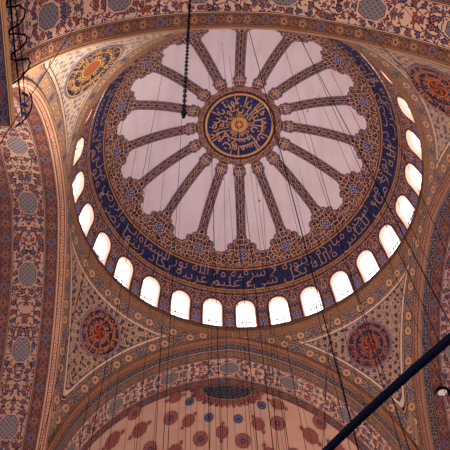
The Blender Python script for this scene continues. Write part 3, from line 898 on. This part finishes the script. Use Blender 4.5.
# ------------------------------------------------------------------ suspension cables
CABLES = [[-0.8,-9.83,6.37,-0.57,-9.91,-34.0,0.03],[3.11,-8.68,7.27,3.64,-9.04,-34.0,0.03],[3.29,-8.52,7.37,3.2,-8.47,-34.0,0.02],[2.51,-7.22,8.91,1.59,-6.78,-34.0,0.02],[-6.35,-4.71,8.68,-6.98,-4.79,-34.0,0.02],[3.2,-13.42,-3.24,3.81,-14.12,-34.0,0.02],[6.3,-14.08,-4.99,6.12,-13.79,-34.0,0.03],[5.75,-14.09,-4.6,5.16,-13.23,-34.0,0.02],[-9.35,-13.15,-8.27,-9.5,-13.24,-34.0,0.02],[-8.26,8.34,-0.42,-7.8,8.39,-34.0,0.02],[-5.26,10.69,-1.05,-4.85,10.7,-34.0,0.03],[-3.35,11.89,-2.51,-3.2,11.88,-34.0,0.03],[0.85,11.65,1.14,0.69,11.68,-34.0,0.03],[2.42,11.42,1.22,2.43,11.42,-34.0,0.03],[3.84,11.09,0.21,4.31,10.96,-34.0,0.03],[7.19,9.26,-0.57,0.26,11.37,-34.0,0.03],[7.36,11.02,-2.22,7.07,11.13,-34.0,0.02],[6.87,10.71,-1.73,1.37,12.4,-34.0,0.02],[10.52,10.9,-4.33,10.41,10.96,-34.0,0.02],[8.77,7.45,-0.73,8.78,7.44,-34.0,0.02],[11.13,2.96,2.28,8.91,4.35,-34.0,0.02],[7.04,-8.21,4.57,5.16,-6.6,-34.0,0.02],[-1.48,-6.25,9.83,-2.13,-6.13,-19.5,0.01],[-2.14,-7.46,8.81,-2.79,-7.37,-4.19,0.01],[-1.69,4.71,10.62,-2.88,4.83,-34.0,0.02],[-2.27,6.18,9.72,-2.58,6.2,-3.83,0.01],[-4.44,4.9,9.7,-4.52,4.9,-1.23,0.01],[-5.15,5.15,9.21,-5.17,5.15,-0.31,0.01],[-0.87,4.31,10.88,-2.04,4.47,-34.0,0.02],[-0.36,5.45,10.39,-0.94,5.53,-7.98,0.01],[1.29,3.76,11.05,0.31,3.96,-9.26,0.01],[2.38,4.8,10.45,-0.01,5.36,-34.0,0.02],[1.58,3.32,11.15,0.85,3.5,-34.0,0.02],[4.77,3.91,9.99,3.96,4.19,-5.86,0.01],[5.23,2.98,10.08,4.61,3.23,-6.03,0.01],[-8.11,1.36,8.38,-7.99,1.38,2.65,0.01],[-6.94,0.89,9.42,-6.62,0.92,-2.1,0.01],[-5.86,2.75,9.8,-5.79,2.75,-2.14,0.01],[2.54,-0.69,11.44,2.55,-0.69,-6.57,0.01],[4.33,-1.98,10.73,4.27,-1.95,-5.63,0.01],[5.63,-3.76,9.59,5.41,-3.63,-4.89,0.01],[5.86,-6.28,8.0,5.42,-5.99,-6.41,0.01],[-8.47,-3.97,7.1,-8.51,-3.98,-0.13,0.01],[-4.72,-5.87,9.01,-4.6,-5.87,-0.77,0.01],[-3.05,-6.23,9.47,-3.25,-6.21,3.98,0.01],[-7.36,16.71,-5.12,-7.06,16.73,-34.0,0.02],[-6.76,16.24,-4.57,-5.54,16.3,-34.0,0.02],[-6.29,15.9,-4.19,-5.12,15.94,-34.0,0.01],[-4.36,15.71,-2.98,-4.0,15.71,-34.0,0.02],[-3.69,15.8,-2.65,-3.47,15.79,-34.0,0.02],[-2.78,15.91,-2.29,-2.83,15.91,-34.0,0.02],[-2.31,16.15,-2.13,-2.41,16.16,-34.0,0.02],[-1.77,16.17,-1.97,-1.96,16.19,-34.0,0.02],[-1.45,16.24,-1.89,-1.84,16.27,-34.0,0.01],[-0.9,16.33,-1.77,-1.19,16.36,-34.0,0.02],[-0.38,17.04,-1.79,-0.84,17.09,-34.0,0.01],[0.47,16.81,-1.76,0.77,16.76,-34.0,0.02],[1.63,16.02,-1.93,2.6,15.85,-34.0,0.02],[2.31,16.0,-2.13,3.05,15.86,-34.0,0.02],[3.38,15.53,-2.52,4.98,15.16,-34.0,0.02],[3.92,15.69,-2.76,4.79,15.48,-34.0,0.02],[2.77,14.76,-2.28,2.37,14.84,-34.0,0.01],[5.71,16.21,-3.78,7.83,15.6,-34.0,0.02]]
names = {}
def cable_label(x, y, z, r):
    where = 'the crown' if hypot(x, y) < 4 else ('the dome shell' if z > .5 else ('the ring of windows' if z > -1.2 else ('the arch' if y < 15.7 else 'the half dome')))
    horiz = 'left of' if x < -4.5 else ('right of' if x > 4.5 else 'near')
    depth = 'far' if y > 6 else ('near' if y < -6 else 'middle')
    return where, horiz, depth
SPECIAL = {0: 'longest dark cable, crossing the dome just right of the central medallion',
 1: 'dark cable crossing the right side of the dome panels towards the right edge',
 4: 'thin leaning cable in front of the dome panels left of the medallion',
 8: 'cable slanting across the upper left corner over the near arch and pale pendentive',
 9: 'cable falling past the right side of the lower left roundel',
 10: 'cable hanging from the window ring in front of the left part of the far arch',
 5: 'cable hanging from the near arch just left of the upper right corner',
 6: 'thick cable cutting the extreme upper right corner of the picture',
 18: 'cable hanging just below the lower right roundel'}
for i, (x0, y0, z0, x1, y1, z1, r) in enumerate(CABLES):
    if r < .015: x1, y1, z1 = x0 + (x1 - x0) * .3, y0 + (y1 - y0) * .3, -34.0
    z0 += .0
    r = max(r, .019)
    mb = MB().tube([(x0, y0, z0 + Z0), (x1, y1, z1 + Z0)], r * CAB_K, 6)
    o = mb.build('hanging_cable', mCable, origin=(x0, y0, z0 + Z0))
    far = y0 > 15
    if z0 > .5: lb, g = ('thick dark suspension cable hanging from the dome shell' if r >= .024 else 'thin suspension cable hanging from the white dome panels'), ('thick cables from the dome' if r >= .024 else 'thin cables from the dome panels')
    elif z0 > -1.3: lb, g = 'suspension cable hanging from the ring under the dome windows', 'cables from the window ring'
    elif y0 < -12: lb, g = 'suspension cable hanging from the nearest arch across the top', 'cables from the near arch'
    elif y0 > 13.5: lb, g = 'vertical suspension cable hanging in front of the tan half dome', 'cables before the half dome'
    else: lb, g = 'suspension cable hanging before the far pendentives', 'cables before the far pendentives'
    sp = SPECIAL.get(i)
    if sp: tag(o, sp, 'cable')
    else: tag(o, lb, 'cable', g)

# heavy chain
ch = MB(); z = -7.9; k = 0
while z > -21.5:
    pts = [(-4.67 + (.045 * cos(t) if k % 2 else 0), -14.0 + (0 if k % 2 else .045 * cos(t)), z + Z0 + .13 * sin(t)) for t in np.linspace(0, 2 * pi, 9)[:-1]]
    ch.tube(pts, .02, 5, closed=True); z -= .2; k += 1
ch.tube([(-4.67, -14.0, Z0 - 3.88), (-4.67, -14.0, Z0 - 8)], .035, 6)
ch.tube([(-4.67, -14.0, Z0 - 21.4), (-4.67, -14.0, Z0 - 21.75)], [.09, .04], 6)
tag(ch.build('chain', mCable, origin=(-4.67, -14.0, Z0 - 3.88)), 'heavy dark chain hanging down over the dome, left of the medallion', 'chain')

# dark iron bar crossing the lower right
pts = []
P0, P1, P2 = np.array((-1.53, -10.74)), np.array((-.68, -12.35)), np.array((.11, -13.69))
d = (P2 - P0) / np.linalg.norm(P2 - P0); nrm = np.array((d[1], -d[0]))
mid = (P1 - P0) @ nrm; L = np.linalg.norm(P2 - P0)
for t in np.linspace(-4.0, 7.0, 40):
    bow = mid * (1 - ((t - L / 2) / (L / 2)) ** 2) if abs(t - L / 2) < 12 else 0
    p = P0 + d * t + nrm * bow; pts.append((p[0], p[1], Z0 - 30))
bar = MB().tube(pts, .080, 12)
tag(bar.build('iron_bar', mIron), 'thick blue-black iron bar slanting across the lower right corner', 'bar')

# small hooded floodlight on the right arch
fl = empty('floodlight', (13.2, 9.3, Z0 - 8.3)); tag(fl, 'small black hooded floodlight fixed on the soffit of the right arch', 'floodlight')
hd = MB(); c = np.array((13.15, 9.2, Z0 - 8.45)); G = []
for th in np.linspace(0, pi / 2, 7): G.append([tuple(c + np.array((.5 * sin(th) * cos(a), .5 * sin(th) * sin(a), .4 * cos(th)))) for a in np.linspace(0, 2 * pi, 21)])
hd.quad_grid(G, [[(0, 0)] * 21] * 7); hd.build('hood', mIron, fl)
MB().quad_grid([[tuple(c + np.array((r_ * cos(a), r_ * sin(a), .06))) for a in np.linspace(0, 2 * pi, 21)] for r_ in (0.001, .3)], [[(0, 0)] * 21] * 2).build('lens', flat('pale lens', '#e8d8cc', dirt=.3, dscale=6, rough=.2), fl)
MB().tube([tuple(c + np.array((0, 0, .3))), (13.3, 9.35, Z0 - 7.8)], .04, 6).build('bracket', mIron, fl)

# ------------------------------------------------------------------ lights
wd = bpy.data.worlds.new('sky'); bpy.context.scene.world = wd; wd.use_nodes = True; nt = wd.node_tree
bg = nt.nodes['Background']; T = Tree(nt)
g = T.new('ShaderNodeTexCoord'); x, y, z = T.sep(V(T, g.outputs['Generated']))
low = T.mix(x * .5 + .5, WL, WR)
col = T.mix(z > 0.02, low, (WUP, WUP * .97, WUP * 1.0, 1))
T.put(bg.inputs[0], col); bg.inputs[1].default_value = WS
def lamp(kind, name, loc_, target, power, color, size=.5, spot=None):
    l = bpy.data.lights.new(name, kind); l.energy = power; l.color = color
    if kind == 'AREA': l.size = size
    if kind == 'SPOT': l.shadow_soft_size = size; l.spot_size = rad(spot); l.spot_blend = .8
    o = bpy.data.objects.new(name, l); C.objects.link(o); o.location = loc_
    from mathutils import Vector
    o.rotation_euler = (Vector(target) - Vector(loc_)).to_track_quat('-Z', 'Y').to_euler(); return o
lamp('SPOT', 'corner_fill_spot', (-9.3, -10.0, Z0 - 18.0), (-12.2, -9.0, Z0 - 8.0), SPOT_P, (1, .9, .8), .3, 55)  # added spot in mid-air below the cornice, brightens the near left corner

# ------------------------------------------------------------------ camera
from mathutils import Matrix
yaw, pitch, roll, fpx = .1437, 1.0187, -.063, 656.87
f_ = np.array([sin(yaw) * cos(pitch), cos(yaw) * cos(pitch), sin(pitch)]); r_ = np.array([cos(yaw), -sin(yaw), 0]); u_ = np.cross(r_, f_)
r2 = r_ * cos(roll) + u_ * sin(roll); u2 = -r_ * sin(roll) + u_ * cos(roll)
cam = bpy.data.cameras.new('camera'); cam.lens = fpx / 450 * 36; cam.sensor_width = 36; cam.clip_end = 500
co = bpy.data.objects.new('camera', cam); C.objects.link(co)
M_ = Matrix.Identity(4)
for i in range(3): M_[i][0], M_[i][1], M_[i][2] = r2[i], u2[i], -f_[i]
M_[0][3], M_[1][3], M_[2][3] = -4.7184, -20.8722, Z0 - 38.4862
co.matrix_world = M_
sc = bpy.context.scene; sc.camera = co
sc.view_settings.view_transform = 'Standard'; sc.view_settings.look = 'None'; sc.view_settings.gamma = 1.0; sc.view_settings.exposure = EXPO
